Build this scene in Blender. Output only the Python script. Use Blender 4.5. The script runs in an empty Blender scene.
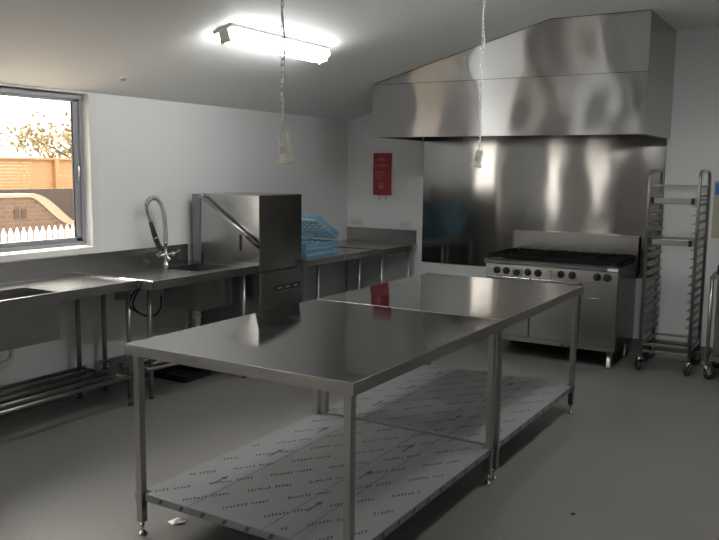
import bpy, math, random
from mathutils import Vector, Matrix, Euler
random.seed(7)
S = bpy.context.scene
C = S.collection

# ------------------------------------------------------------ camera
cam_d = bpy.data.cameras.new('camera'); cam = bpy.data.objects.new('camera', cam_d); C.objects.link(cam)
CX, CY, CZ, YAW, PIT, ROLL, FOC = 4.75542, -7.55732, 1.68475, -0.545687, -0.125957, 0.011405, 795.2
fw = Vector((math.sin(YAW)*math.cos(PIT), math.cos(YAW)*math.cos(PIT), math.sin(PIT)))
rt = fw.cross(Vector((0, 0, 1))).normalized(); up = rt.cross(fw)
r2 = rt*math.cos(ROLL) + up*math.sin(ROLL); u2 = -rt*math.sin(ROLL) + up*math.cos(ROLL)
mw = Matrix((r2, u2, -fw)).transposed().to_4x4(); mw.translation = (CX, CY, CZ)
cam.matrix_world = mw
cam_d.sensor_width = 36; cam_d.lens = 36*FOC/719; cam_d.clip_end = 200
S.camera = cam

# ------------------------------------------------------------ world, sun, exposure
W = bpy.data.worlds.new('sky'); S.world = W; W.use_nodes = True
wn = W.node_tree.nodes; wl = W.node_tree.links; bg = wn['Background']
# hazy bright western sky: a broad glow around the veiled afternoon sun, paler elsewhere
wtc = wn.new('ShaderNodeTexCoord'); wd = wn.new('ShaderNodeVectorMath'); wd.operation = 'DOT_PRODUCT'
GLOW = Vector((-.66, -.08, .75)).normalized(); wd.inputs[1].default_value = GLOW; wl.new(wtc.outputs['Generated'], wd.inputs[0])
wm = wn.new('ShaderNodeMapRange'); wm.interpolation_type = 'SMOOTHSTEP'
wm.inputs[1].default_value = .72; wm.inputs[2].default_value = .98; wm.inputs[3].default_value = 4.5; wm.inputs[4].default_value = 34.0
wl.new(wd.outputs['Value'], wm.inputs[0]); wl.new(wm.outputs[0], bg.inputs[1]); bg.inputs[0].default_value = (1.0, 0.95, 0.88, 1)
sd = bpy.data.lights.new('sun', 'SUN'); sd.energy = 1.0; sd.angle = 0.02; sd.color = (1, .82, .6)
sun = bpy.data.objects.new('sun', sd); C.objects.link(sun)
sun.rotation_euler = Vector((-0.80, -0.05, -0.62)).to_track_quat('-Z', 'Y').to_euler()   # from the east side over the roof
LAMP_STRENGTH = 33.0
S.view_settings.view_transform = 'Standard'; S.view_settings.look = 'None'
S.view_settings.gamma = 1; S.view_settings.use_curve_mapping = False
S.view_settings.exposure = 0.0
S.cycles.max_bounces = 10; S.cycles.diffuse_bounces = 5; S.cycles.glossy_bounces = 5; S.cycles.sample_clamp_indirect = 6

# ------------------------------------------------------------ materials
def new_mat(name):
    m = bpy.data.materials.new(name); m.use_nodes = True
    nt = m.node_tree; return m, nt, nt.nodes['Principled BSDF']
def plain(name, col, rough=.5, metal=0., var=.04, scale=12, bump=0., spec=None, coat=0):
    m, nt, b = new_mat(name); N = nt.nodes; L = nt.links
    tc = N.new('ShaderNodeTexCoord'); nz = N.new('ShaderNodeTexNoise'); nz.inputs['Scale'].default_value = scale; nz.inputs['Detail'].default_value = 4
    L.new(tc.outputs['Object'], nz.inputs['Vector'])
    mx = N.new('ShaderNodeMix'); mx.data_type = 'RGBA'
    mx.inputs[6].default_value = (*[c*(1-var) for c in col], 1); mx.inputs[7].default_value = (*[min(1, c*(1+var)) for c in col], 1)
    L.new(nz.outputs['Fac'], mx.inputs[0]); L.new(mx.outputs[2], b.inputs['Base Color'])
    b.inputs['Roughness'].default_value = rough; b.inputs['Metallic'].default_value = metal
    if spec is not None: b.inputs['Specular IOR Level'].default_value = spec
    if coat: b.inputs['Coat Weight'].default_value = coat
    if bump:
        bp_ = N.new('ShaderNodeBump'); bp_.inputs['Strength'].default_value = bump; bp_.inputs['Distance'].default_value = .002
        L.new(nz.outputs['Fac'], bp_.inputs['Height']); L.new(bp_.outputs[0], b.inputs['Normal'])
    return m
def steel(name, col=(.55, .545, .53), rough=.3, aniso=0., rot=0.25, wav=0., wscale=(1, 1, 1), rvar=.06, smudge=.08):
    m, nt, b = new_mat(name); N = nt.nodes; L = nt.links
    b.inputs['Metallic'].default_value = 1
    tc = N.new('ShaderNodeTexCoord')
    n1 = N.new('ShaderNodeTexNoise'); n1.inputs['Scale'].default_value = 3.0; n1.inputs['Detail'].default_value = 5
    L.new(tc.outputs['Object'], n1.inputs['Vector'])
    mr = N.new('ShaderNodeMapRange'); mr.inputs[1].default_value = .3; mr.inputs[2].default_value = .7
    mr.inputs[3].default_value = rough-rvar; mr.inputs[4].default_value = rough+rvar
    L.new(n1.outputs['Fac'], mr.inputs[0]); L.new(mr.outputs[0], b.inputs['Roughness'])
    mx = N.new('ShaderNodeMix'); mx.data_type = 'RGBA'
    mx.inputs[6].default_value = (*[c*(1-smudge) for c in col], 1); mx.inputs[7].default_value = (*[c*(1+smudge*.5) for c in col], 1)
    L.new(n1.outputs['Fac'], mx.inputs[0]); L.new(mx.outputs[2], b.inputs['Base Color'])
    if aniso:
        b.inputs['Anisotropic'].default_value = aniso; b.inputs['Anisotropic Rotation'].default_value = rot
        tg = N.new('ShaderNodeTangent'); tg.direction_type = 'RADIAL'; tg.axis = 'Z'; L.new(tg.outputs[0], b.inputs['Tangent'])
    if wav:
        mp = N.new('ShaderNodeMapping'); mp.inputs['Scale'].default_value = wscale
        L.new(tc.outputs['Object'], mp.inputs[0])
        n2 = N.new('ShaderNodeTexNoise'); n2.inputs['Scale'].default_value = 1.0; n2.inputs['Detail'].default_value = 1
        L.new(mp.outputs[0], n2.inputs['Vector'])
        bp_ = N.new('ShaderNodeBump'); bp_.inputs['Strength'].default_value = 1; bp_.inputs['Distance'].default_value = wav
        L.new(n2.outputs['Fac'], bp_.inputs['Height']); L.new(bp_.outputs[0], b.inputs['Normal'])
    return m
def brushed(name, col, r_, an):   # horizontally brushed sheet: reflections smear up and down
    m, nt, b = new_mat(name); N = nt.nodes; L = nt.links
    g = N.new('ShaderNodeBsdfAnisotropic'); g.distribution = 'GGX'
    g.inputs['Roughness'].default_value = r_; g.inputs['Anisotropy'].default_value = an
    tg = N.new('ShaderNodeTangent'); tg.direction_type = 'RADIAL'; tg.axis = 'Z'; L.new(tg.outputs[0], g.inputs['Tangent'])
    tc = N.new('ShaderNodeTexCoord'); n1 = N.new('ShaderNodeTexNoise'); n1.inputs['Scale'].default_value = 2.0; L.new(tc.outputs['Object'], n1.inputs['Vector'])
    mx = N.new('ShaderNodeMix'); mx.data_type = 'RGBA'; mx.inputs[6].default_value = (*[c*.95 for c in col], 1); mx.inputs[7].default_value = (*col, 1)
    L.new(n1.outputs['Fac'], mx.inputs[0]); L.new(mx.outputs[2], g.inputs['Color']); L.new(g.outputs[0], N['Material Output'].inputs[0]); return m
def emit(name, col, st):
    m, nt, b = new_mat(name); b.inputs['Base Color'].default_value = (.9, .9, .9, 1)
    b.inputs['Emission Color'].default_value = (*col, 1); b.inputs['Emission Strength'].default_value = st; return m

M_wall = plain('white_paint', (.80, .80, .795), .6, scale=2, var=.02)
M_ceil = plain('ceiling_paint', (.88, .88, .875), .65, scale=2, var=.02)
M_white = plain('white_gloss', (.78, .77, .74), .35, var=.01)
def floor_mat():
    m, nt, b = new_mat('grey_vinyl'); N = nt.nodes; L = nt.links
    tc = N.new('ShaderNodeTexCoord'); a = N.new('ShaderNodeTexNoise'); a.inputs['Scale'].default_value = 140; a.inputs['Detail'].default_value = 2
    c = N.new('ShaderNodeTexNoise'); c.inputs['Scale'].default_value = 1.2; c.inputs['Detail'].default_value = 4
    L.new(tc.outputs['Object'], a.inputs['Vector']); L.new(tc.outputs['Object'], c.inputs['Vector'])
    r = N.new('ShaderNodeValToRGB'); r.color_ramp.elements[0].position = .35; r.color_ramp.elements[1].position = .68
    r.color_ramp.elements[0].color = (.138, .133, .126, 1); r.color_ramp.elements[1].color = (.178, .172, .162, 1)
    L.new(a.outputs['Fac'], r.inputs[0])
    mx = N.new('ShaderNodeMix'); mx.data_type = 'RGBA'; mx.blend_type = 'MULTIPLY'; mx.inputs[0].default_value = 1
    r2_ = N.new('ShaderNodeValToRGB'); r2_.color_ramp.elements[0].color = (.92, .92, .92, 1); r2_.color_ramp.elements[1].color = (1.05, 1.05, 1.05, 1)
    L.new(c.outputs['Fac'], r2_.inputs[0]); L.new(r.outputs[0], mx.inputs[6]); L.new(r2_.outputs[0], mx.inputs[7])
    L.new(mx.outputs[2], b.inputs['Base Color']); b.inputs['Roughness'].default_value = .42; b.inputs['Specular IOR Level'].default_value = .4
    return m
M_floor = floor_mat()
M_top = steel('tabletop_steel', (.54, .535, .52), .055, rvar=.025, smudge=.16)
M_leg = steel('leg_steel', (.38, .372, .355), .3, rvar=.02, smudge=.04)
M_bench = steel('bench_steel', (.45, .445, .43), .25, rvar=.025, smudge=.06)
M_tube = steel('tube_steel', (.38, .375, .365), .36, rvar=.03, smudge=.04)
M_hood = brushed('hood_steel', (.56, .55, .535), .275, .84)
M_panel = brushed('splash_steel', (.38, .37, .355), .105, .55)
M_stove = steel('stove_steel', (.42, .415, .40), .24, rvar=.03)
M_dw = steel('dishwasher_steel', (.46, .455, .44), .24, rvar=.03)
M_chrome = steel('chrome', (.75, .75, .74), .1)
M_film = plain('blue_film', (.235, .25, .262), .3, metal=.35, scale=9, var=.12, bump=.3)
M_shelf = plain('filmed_shelf_steel', (.185, .195, .197), .42, metal=.1, scale=5, var=.06, spec=.3)
M_ink = plain('film_ink', (.05, .07, .11), .6, spec=.2)
M_iron = plain('cast_iron', (.010, .010, .011), .75, scale=60, bump=.4, spec=.15)
M_black = plain('black_plastic', (.012, .012, .013), .35)
M_rubber = plain('dark_rubber', (.03, .03, .03), .6)
M_blue = plain('blue_plastic', (.24, .44, .60), .4, var=.06)
M_red = plain('red_vinyl', (.36, .03, .04), .45, scale=20, var=.1)
M_cream = plain('cream_plastic', (.62, .60, .50), .4)
M_plug = plain('white_plastic', (.72, .71, .68), .4)
M_alu = plain('grey_aluminium', (.33, .335, .36), .4, metal=.2)
M_dark = plain('dark_seal', (.02, .02, .02), .5)
M_letter = plain('pale_print', (.62, .34, .34), .5)

# ------------------------------------------------------------ mesh builder
class MB:
    def __init__(s): s.v = []; s.f = []; s.sm = []
    def add(s, vs, fs, smooth=False):
        n = len(s.v); s.v += [Vector(v) for v in vs]; s.f += [[i+n for i in f] for f in fs]; s.sm += [smooth]*len(fs); return s
    def box(s, x0, x1, y0, y1, z0, z1, R=None, piv=None):
        vs = [Vector((x, y, z)) for x in (x0, x1) for y in (y0, y1) for z in (z0, z1)]
        if R is not None:
            p = Vector(piv) if piv else Vector(((x0+x1)/2, (y0+y1)/2, (z0+z1)/2)); vs = [R @ (v-p) + p for v in vs]
        return s.add(vs, [(0, 1, 3, 2), (4, 6, 7, 5), (0, 4, 5, 1), (2, 3, 7, 6), (0, 2, 6, 4), (1, 5, 7, 3)])
    def bar(s, p0, p1, w, h, upv=(0, 0, 1)):
        p0 = Vector(p0); p1 = Vector(p1); d = (p1-p0).normalized(); u = Vector(upv); a = d.cross(u)
        if a.length < 1e-4: a = d.cross(Vector((1, 0, 0)))
        a.normalize(); u = a.cross(d); vs = []
        for p in (p0, p1):
            for sa, su in ((-1, -1), (1, -1), (1, 1), (-1, 1)): vs.append(p+a*sa*w/2+u*su*h/2)
        return s.add(vs, [(3, 2, 1, 0), (4, 5, 6, 7), (0, 1, 5, 4), (1, 2, 6, 5), (2, 3, 7, 6), (3, 0, 4, 7)])
    def tube(s, pts, r, seg=12, cap=True, closed=False):
        pts = [Vector(p) for p in pts]; n = len(pts); rs = r if isinstance(r, (list, tuple)) else [r]*n
        vs = []; t0 = None; a = None
        for i, p in enumerate(pts):
            if closed: t = pts[(i+1) % n]-pts[i-1]
            else: t = pts[min(i+1, n-1)]-pts[max(i-1, 0)]
            t.normalize()
            if a is None:
                a = t.cross(Vector((0, 0, 1)))
                if a.length < .05: a = t.cross(Vector((1, 0, 0)))
            a = (a-t*a.dot(t)).normalized(); b = t.cross(a)
            for k in range(seg):
                an = 2*math.pi*k/seg; vs.append(p+(a*math.cos(an)+b*math.sin(an))*rs[i])
        fs = []
        for i in range(n if closed else n-1):
            j = (i+1) % n
            for k in range(seg): fs.append((i*seg+k, i*seg+(k+1) % seg, j*seg+(k+1) % seg, j*seg+k))
        s.add(vs, fs, True)
        if cap and not closed:
            m = len(s.v)-len(vs)
            s.f.append([m+k for k in range(seg)][::-1]); s.sm.append(False)
            s.f.append([m+(n-1)*seg+k for k in range(seg)]); s.sm.append(False)
        return s
    def cyl(s, p0, p1, r, seg=16): return s.tube([p0, p1], r, seg)
    def lathe(s, c, axis, prof, seg=20):
        ax = Vector(axis).normalized(); pts = [Vector(c)+ax*h for h, r in prof]
        a = ax.cross(Vector((0, 0, 1)))
        if a.length < .05: a = ax.cross(Vector((1, 0, 0)))
        a.normalize(); b = ax.cross(a); vs = []
        for p, (h, r) in zip(pts, prof):
            for k in range(seg):
                an = 2*math.pi*k/seg; vs.append(p+(a*math.cos(an)+b*math.sin(an))*max(r, 1e-4))
        fs = [(i*seg+k, i*seg+(k+1) % seg, (i+1)*seg+(k+1) % seg, (i+1)*seg+k) for i in range(len(prof)-1) for k in range(seg)]
        fs += [[k for k in range(seg)][::-1], [(len(prof)-1)*seg+k for k in range(seg)]]
        s.add(vs, fs, True); return s
    def prism(s, poly, h):   # poly: 3d points in order, extruded by vector h
        poly = [Vector(p) for p in poly]; h = Vector(h); n = len(poly)
        return s.add(poly+[p+h for p in poly], [list(range(n))[::-1], [n+i for i in range(n)]]+[(i, (i+1) % n, n+(i+1) % n, n+i) for i in range(n)])
    def sheet(s, fn, nu, nv, th, nrm):   # fn(u,v)->point; thickness th opposite nrm
        nrm = Vector(nrm)*th; F = []; B = []
        for j in range(nv+1):
            for i in range(nu+1):
                p = Vector(fn(i/nu, j/nv)); F.append(p); B.append(p-nrm)
        w = nu+1; n = len(F); fs = []
        for j in range(nv):
            for i in range(nu):
                a = j*w+i; fs.append((a, a+1, a+w+1, a+w)); 
        s.add(F, fs, True)
        m = len(s.v); 
        ring = [i for i in range(w)]+[j*w+nu for j in range(1, nv+1)]+[nv*w+i for i in range(nu-1, -1, -1)]+[j*w for j in range(nv-1, 0, -1)]
        k = len(ring); vs = [F[i] for i in ring]+[B[i] for i in ring]
        s.add(vs, [(i, k+i, k+(i+1) % k, (i+1) % k) for i in range(k)])
        s.add(B, [tuple(reversed(f)) for f in fs], True)
        return s
    def build(s, name, mat, parent=None, bevel=0., seg=2):
        me = bpy.data.meshes.new(name)
        off = parent['_w'] if (parent is not None and '_w' in parent) else (0, 0, 0)
        off = Vector(off)
        me.from_pydata([v-off for v in s.v], [], [list(f) for f in s.f]); me.update()
        import bmesh
        bm = bmesh.new(); bm.from_mesh(me); bmesh.ops.recalc_face_normals(bm, faces=bm.faces); bm.to_mesh(me); bm.free()
        me.polygons.foreach_set('use_smooth', s.sm); me.materials.append(mat); me.update()
        o = bpy.data.objects.new(name, me); C.objects.link(o)
        if parent is not None: o.parent = parent; o['_w'] = tuple(off)
        if bevel:
            md = o.modifiers.new('bevel', 'BEVEL'); md.width = bevel; md.segments = seg; md.limit_method = 'ANGLE'; md.angle_limit = math.radians(50)
        return o
def thing(name, label, cat, loc, group=None):
    o = bpy.data.objects.new(name, None); C.objects.link(o); o.location = loc; o['_w'] = tuple(loc)
    o.empty_display_size = .1
    tag(o, label, cat, group); return o
def tag(o, label, cat, group=None):
    o['label'] = label; o['category'] = cat
    if group: o['group'] = group
    return o
def struct(o): o['kind'] = 'structure'; return o
def copy_tree(o, parent=None):
    c = o.copy(); C.objects.link(c)
    if parent is not None: c.parent = parent
    for ch in [x for x in bpy.data.objects if x.parent == o]: copy_tree(ch, c)
    return c
def text_mesh(name, txt, size, mat, Mx, parent, depth=.0008):
    cu = bpy.data.curves.new('t', 'FONT'); cu.body = txt; cu.size = size; cu.extrude = depth; cu.align_x = 'CENTER'
    t = bpy.data.objects.new('t', cu); C.objects.link(t); bpy.context.view_layer.update()
    dg = bpy.context.evaluated_depsgraph_get(); me = bpy.data.meshes.new_from_object(t.evaluated_get(dg))
    bpy.data.objects.remove(t); me.transform(Matrix.Translation(-Vector(parent['_w'])) @ Mx); me.materials.clear(); me.materials.append(mat); me.name = name
    o = bpy.data.objects.new(name, me); C.objects.link(o); o.parent = parent; return o

# ============================================================ SETTING
ZW, SLOPE, XF, ZF = 2.219, 0.2696, 2.6, 2.92
XFR, XR, YB = 8.4, 11.0, -12.0
def zc(x): return ZW+SLOPE*x if x < XF else (ZF if x < XFR else ZF-SLOPE*(x-XFR))
struct(MB().box(-.12, XR+.12, YB-.12, .12, -.1, 0).build('floor', M_floor))
prof = [(-.12, ZW-SLOPE*.12), (XF, ZF), (XFR, ZF), (XR+.12, ZF-SLOPE*(XR+.12-XFR))]
struct(MB().prism([(x, YB-.12, z) for x, z in prof]+[(x, YB-.12, z+.12) for x, z in reversed(prof)], (0, -YB+.24, 0)).build('ceiling', M_ceil))
def gable(y0, y1, holes=()):
    return MB().prism([(0, y0, 0), (XR, y0, 0), (XR, y0, zc(XR)), (XFR, y0, ZF), (XF, y0, ZF), (0, y0, ZW)], (0, y1-y0, 0))
struct(gable(0, .12).build('wall_back', M_wall))
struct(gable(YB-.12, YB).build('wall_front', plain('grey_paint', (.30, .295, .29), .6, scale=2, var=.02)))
struct(MB().box(XR, XR+.12, YB-.12, .12, 0, zc(XR)-.002).build('wall_right', M_wall))
# left wall with three window openings
WIN = [(-4.70, -3.56, 1.09, 2.205), (-8.18, -6.9, .95, 2.1), (-11.3, -9.95, .95, 2.1)]
mb = MB(); ztop = ZW+.0
ys = sorted([YB-.12, .12]+[w[0] for w in WIN]+[w[1] for w in WIN])
for a, b in zip(ys[:-1], ys[1:]):
    w = [q for q in WIN if q[0] == a and q[1] == b]
    if w: mb.box(-.12, 0, a, b, 0, w[0][2]); mb.box(-.12, 0, a, b, w[0][3], ztop-.001)
    else: mb.box(-.12, 0, a, b, 0, ztop-.001)
struct(mb.build('wall_left', M_wall))
# coved vinyl skirting
def cove(p0, p1, n, name):   # n: inward normal
    p0 = Vector(p0); p1 = Vector(p1); n = Vector(n); pr = [(0, 0), (.035, .0), (.03, .003), (.014, .012), (.006, .03), (.003, .15), (0, .15)]
    struct(MB().prism([p0+n*a+Vector((0, 0, b)) for a, b in pr], p1-p0).build(name, M_floor))
cove((0, YB, 0), (0, 0, 0), (1, 0, 0), 'baseboard_left')
cove((0, 0, 0), (XR, 0, 0), (0, -1, 0), 'baseboard_back')
cove((XR, YB, 0), (XR, 0, 0), (-1, 0, 0), 'baseboard_right')
cove((0, YB, 0), (XR, YB, 0), (0, 1, 0), 'baseboard_front')
# windows
def glass_mat():
    m, nt, b = new_mat('window_glass'); N = nt.nodes; L = nt.links
    tr = N.new('ShaderNodeBsdfTransparent'); gl = N.new('ShaderNodeBsdfGlossy'); gl.inputs['Roughness'].default_value = .02
    fr = N.new('ShaderNodeFresnel'); fr.inputs[0].default_value = 1.45; mx = N.new('ShaderNodeMixShader')
    ge = N.new('ShaderNodeNewGeometry'); iv = N.new('ShaderNodeMath'); iv.operation = 'SUBTRACT'; iv.inputs[0].default_value = 1; L.new(ge.outputs['Backfacing'], iv.inputs[1])
    mu = N.new('ShaderNodeMath'); mu.operation = 'MULTIPLY'; L.new(iv.outputs[0], mu.inputs[0]); L.new(fr.outputs[0], mu.inputs[1]); L.new(mu.outputs[0], mx.inputs[0]); L.new(tr.outputs[0], mx.inputs[1]); L.new(gl.outputs[0], mx.inputs[2])
    L.new(mx.outputs[0], N['Material Output'].inputs[0]); return m
M_glass = glass_mat()
for i, (y0, y1, z0, z1) in enumerate(WIN):
    w = bpy.data.objects.new('window_%d' % (i+1), None); C.objects.link(w); w['kind'] = 'structure'; w['_w'] = (0, 0, 0)
    fo = (y0+.02, y1-.008, z0+.012, z1-.012)
    fb = MB(); a0, a1, b0, b1 = fo; ft = .03
    fb.box(-.10, -.05, a0, a1, b0, b0+ft); fb.box(-.10, -.05, a0, a1, b1-ft, b1)
    fb.box(-.10, -.05, a0, a0+ft, b0+ft, b1-ft); fb.box(-.10, -.05, a1-ft, a1, b0+ft, b1-ft)
    fb.build('window_frame', M_alu, w, .003)
    ym = (a0+a1)/2
    for k, c0, c1, xo in ((1, a0+ft, a1-ft, -.085),):
        sb = MB(); st = .046
        sb.box(xo, xo+.022, c0, c1, b0+ft, b0+ft+st*.7); sb.box(xo, xo+.022, c0, c1, b1-ft-st*.4, b1-ft)
        sb.box(xo, xo+.022, c0, c0+st, b0+ft, b1-ft); sb.box(xo, xo+.022, c1-st, c1, b0+ft, b1-ft)
        s_ = sb.build('window_sash', M_alu, w, .002)
        sl = MB().box(xo+.006, xo+.016, c1-st-.008, c1-st, b0+ft+st*.7, b1-ft-st*.4); sl.build('window_seal', M_dark, w)
        MB().box(xo+.008, xo+.013, c0+st, c1-st, b0+ft+st*.7, b1-ft-st*.4).build('window_pane', M_glass, w)
        if k == 1: MB().tube([(xo+.022, c1-.018, 1.56), (xo+.04, c1-.02, 1.58), (xo+.042, c1-.02, 1.63), (xo+.04, c1-.02, 1.68), (xo+.022, c1-.018, 1.70)], .006, 8).build('window_handle', M_chrome, w)
    ar = MB(); e = .065; th = .012
    ar.box(0, th, y1, y1+e, z0-.05, min(z1, ZW-.02)); ar.box(0, th, y0-e, y0, z0-.05, min(z1, ZW-.02))
    if z1+.02 < ZW-.02: ar.box(0, th, y0-e, y1+e, z1, z1+.06)
    o = ar.build('window_trim', M_white, w, .002)
    MB().box(-.05, .022, y0-.0, y1+.0, z0-.045, z0+.004).build('window_sill', M_white, w, .004)

# ============================================================ CEILING LAMPS
def batten(name_label, x, y0, y1, strength):
    z = zc(x); ang = math.atan(SLOPE) if x < XF else 0.
    R = Matrix.Rotation(-ang, 3, 'Y'); c0 = Vector((x, (y0+y1)/2, z)); hl = (y1-y0)/2
    t = thing('ceiling_light', name_label, 'light', tuple(c0), 'fluorescent battens on the ceiling')
    def B(mb, a0, a1, b0, b1, h0, h1): mb.box(c0.x+a0, c0.x+a1, c0.y+b0, c0.y+b1, c0.z+h0, c0.z+h1, R, c0)
    m = MB(); B(m, -.08, .08, -hl, hl, -.022, -.001); m.build('housing', M_plug, t, .003)
    m = MB(); B(m, -.0065, .0065, -hl+.021, hl-.021, -.096, -.0225); m.build('spine', M_alu, t)
    for s in (-1, 1):
        m = MB(); pr = []
        for k in range(9):
            a = math.pi*k/8; pr.append((.0455+.0365*math.cos(a), -.050-.026*math.sin(a)))
        pr = [(.080, -.0228)]+pr+[(.011, -.0228)]
        m.prism([R @ Vector((s*a, -hl+.02, h))+c0 for a, h in pr], R @ Vector((0, 2*hl-.04, 0))).build('diffuser', emit('tube_glow', (.985, 1, .985), strength), t)
    for s in (-1, 1):
        m = MB(); B(m, -.040, .040, s*hl-(.02 if s > 0 else 0), s*hl+(.02 if s < 0 else 0), -.098, -.0225); m.build('end_cap', M_cream, t, .003)
batten('bright fluorescent batten on the sloped ceiling above the near table', 1.30, -3.58, -2.46, LAMP_STRENGTH)
batten('fluorescent batten on the flat ceiling to the right of the hood', 3.9, -3.5, -2.2, LAMP_STRENGTH*1.45)
batten('added fill batten on the flat ceiling, out of view at the far right', 6.6, -4.6, -3.3, LAMP_STRENGTH*.7)  # added fill light, out of view: lifts the back wall and the hood's right side
batten('farthest fluorescent batten on the sloped ceiling, well behind the camera', 1.31, -10.1, -8.86, LAMP_STRENGTH*.6)
batten('fluorescent batten on the sloped ceiling behind the camera', 1.31, -7.15, -5.9, LAMP_STRENGTH*.75)
# smoke sensor
t = thing('ceiling_sensor', 'small grey round sensor on the sloped ceiling near the window', 'sensor', (.33, -3.52, zc(.33)))
nrm = Vector((SLOPE, 0, -1)).normalized()
MB().lathe((.33, -3.52, zc(.33)), nrm, [(0, .035), (.004, .035), (.009, .028)]).build('rim', M_plug, t)
MB().lathe(Vector((.33, -3.52, zc(.33)))+nrm*.009, nrm, [(0, .022), (.006, .02), (.012, .012)]).build('lens', M_alu, t)

# ============================================================ RANGE HOOD
HX0, HX1, HY, HZB, HZM = .921, 3.387, -1.048, 1.983, 2.4625
def warp(x, z, ph=0, amp=1.):
    return amp*(.0017*math.sin(2*math.pi*(x/.62)+1.3*math.sin(z*5.3)+ph)+.0007*math.sin(2*math.pi*(x/.31)+1.4*math.sin(z*7.1+1)+ph*2))
h = thing('range_hood', 'large brushed stainless canopy hood above the cooking range', 'range hood', ((HX0+HX1)/2, 0, HZB))
def edge(x, z): # fade warps at sheet borders
    e = min(1, (x-HX0)/.12, (HX1-x)/.12, ); return max(0, e)
MB().sheet(lambda u, v: (HX0+u*(HX1-HX0), HY-edge(HX0+u*(HX1-HX0), 0)*warp(HX0+u*(HX1-HX0), HZB+v*.47)*math.sin(math.pi*(.12+.76*v)), HZB+v*(HZM-.003-HZB)), 110, 22, .012, (0, -1, 0)).build('lower_front_panel', M_hood, h)
def upf(u, v):
    x = HX0+.02+u*(HX1-HX0-.02); zt = zc(x)-.004; z = HZM+.001+v*(zt-HZM-.001)
    return (x, HY-edge(x, 0)*min(1, (zt-HZM)/.2)*warp(x, z, .9)*math.sin(math.pi*(.12+.76*v)), z)
MB().sheet(upf, 110, 22, .012, (0, -1, 0)).build('upper_front_panel', M_hood, h)
MB().box(HX0+.02, HX1, HY+.002, HY+.012, HZM-.004, HZM+.002).build('seam', M_dark, h)
def side(x, s):
    zt = zc(x)-.004
    a = MB().box(x, x+s*.012, HY+.012, -.003, HZB, HZM-.003); a.build('side_panel', M_dw, h)
    if zt-HZM > .02: MB().box(x, x+s*.012, HY+.012, -.003, HZM-.001, zt).build('side_panel', M_dw, h)
side(HX0, 1); side(HX1, -1)
# top closing line, gutter, filters
m = MB(); m.bar((HX0+.02, HY-.002, zc(HX0+.02)-.003), (XF, HY-.002, ZF-.003), .008, .005); m.bar((XF, HY-.002, ZF-.003), (HX1, HY-.002, ZF-.003), .008, .005)
m.build('sealant', M_dark, h)
m = MB(); m.box(HX0+.013, HX1-.013, HY+.013, HY+.06, HZB, HZB+.006); m.box(HX0+.013, HX1-.013, HY+.054, HY+.06, HZB+.006, HZB+.03)
m.box(HX0+.013, HX0+.06, HY+.06, -.012, HZB, HZB+.006); m.box(HX1-.06, HX1-.013, HY+.06, -.012, HZB, HZB+.006)
m.build('gutter', M_dw, h)
MB().box(HX0+.013, HX1-.013, HY+.0135, -.012, HZM-.06, HZM-.05).build('inner_baffle', M_dw, h)
for k in range(5):
    x0 = HX0+.09+k*.46; R = Matrix.Rotation(math.radians(40), 3, 'X'); f = MB()
    for j in range(12): f.bar((x0+.02+j*.035, -.12, HZB+.08), (x0+.02+j*.035, -.48, HZB+.37), .022, .02)
    f.bar((x0, -.115, HZB+.077), (x0+.43, -.115, HZB+.077), .03, .03); f.bar((x0, -.485, HZB+.373), (x0+.43, -.485, HZB+.373), .03, .03)
    f.build('grease_filter', M_stove, h)

# wall splash panel
px0, px1, pz0, pz1 = .946, 3.36, .716, 2.04
sp = MB().sheet(lambda u, v: (px0+u*(px1-px0), -.008-abs(1)*(.002+warp(px0+u*(px1-px0), pz0+v*(pz1-pz0), 2.1, .18)*min(1, u*10, (1-u)*10)), pz0+v*(pz1-pz0)), 110, 40, .004, (0, -1, 0)).build('splash_panel', M_panel)
tag(sp, 'tall stainless sheet covering the back wall between range and hood', 'wall panel')

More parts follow.
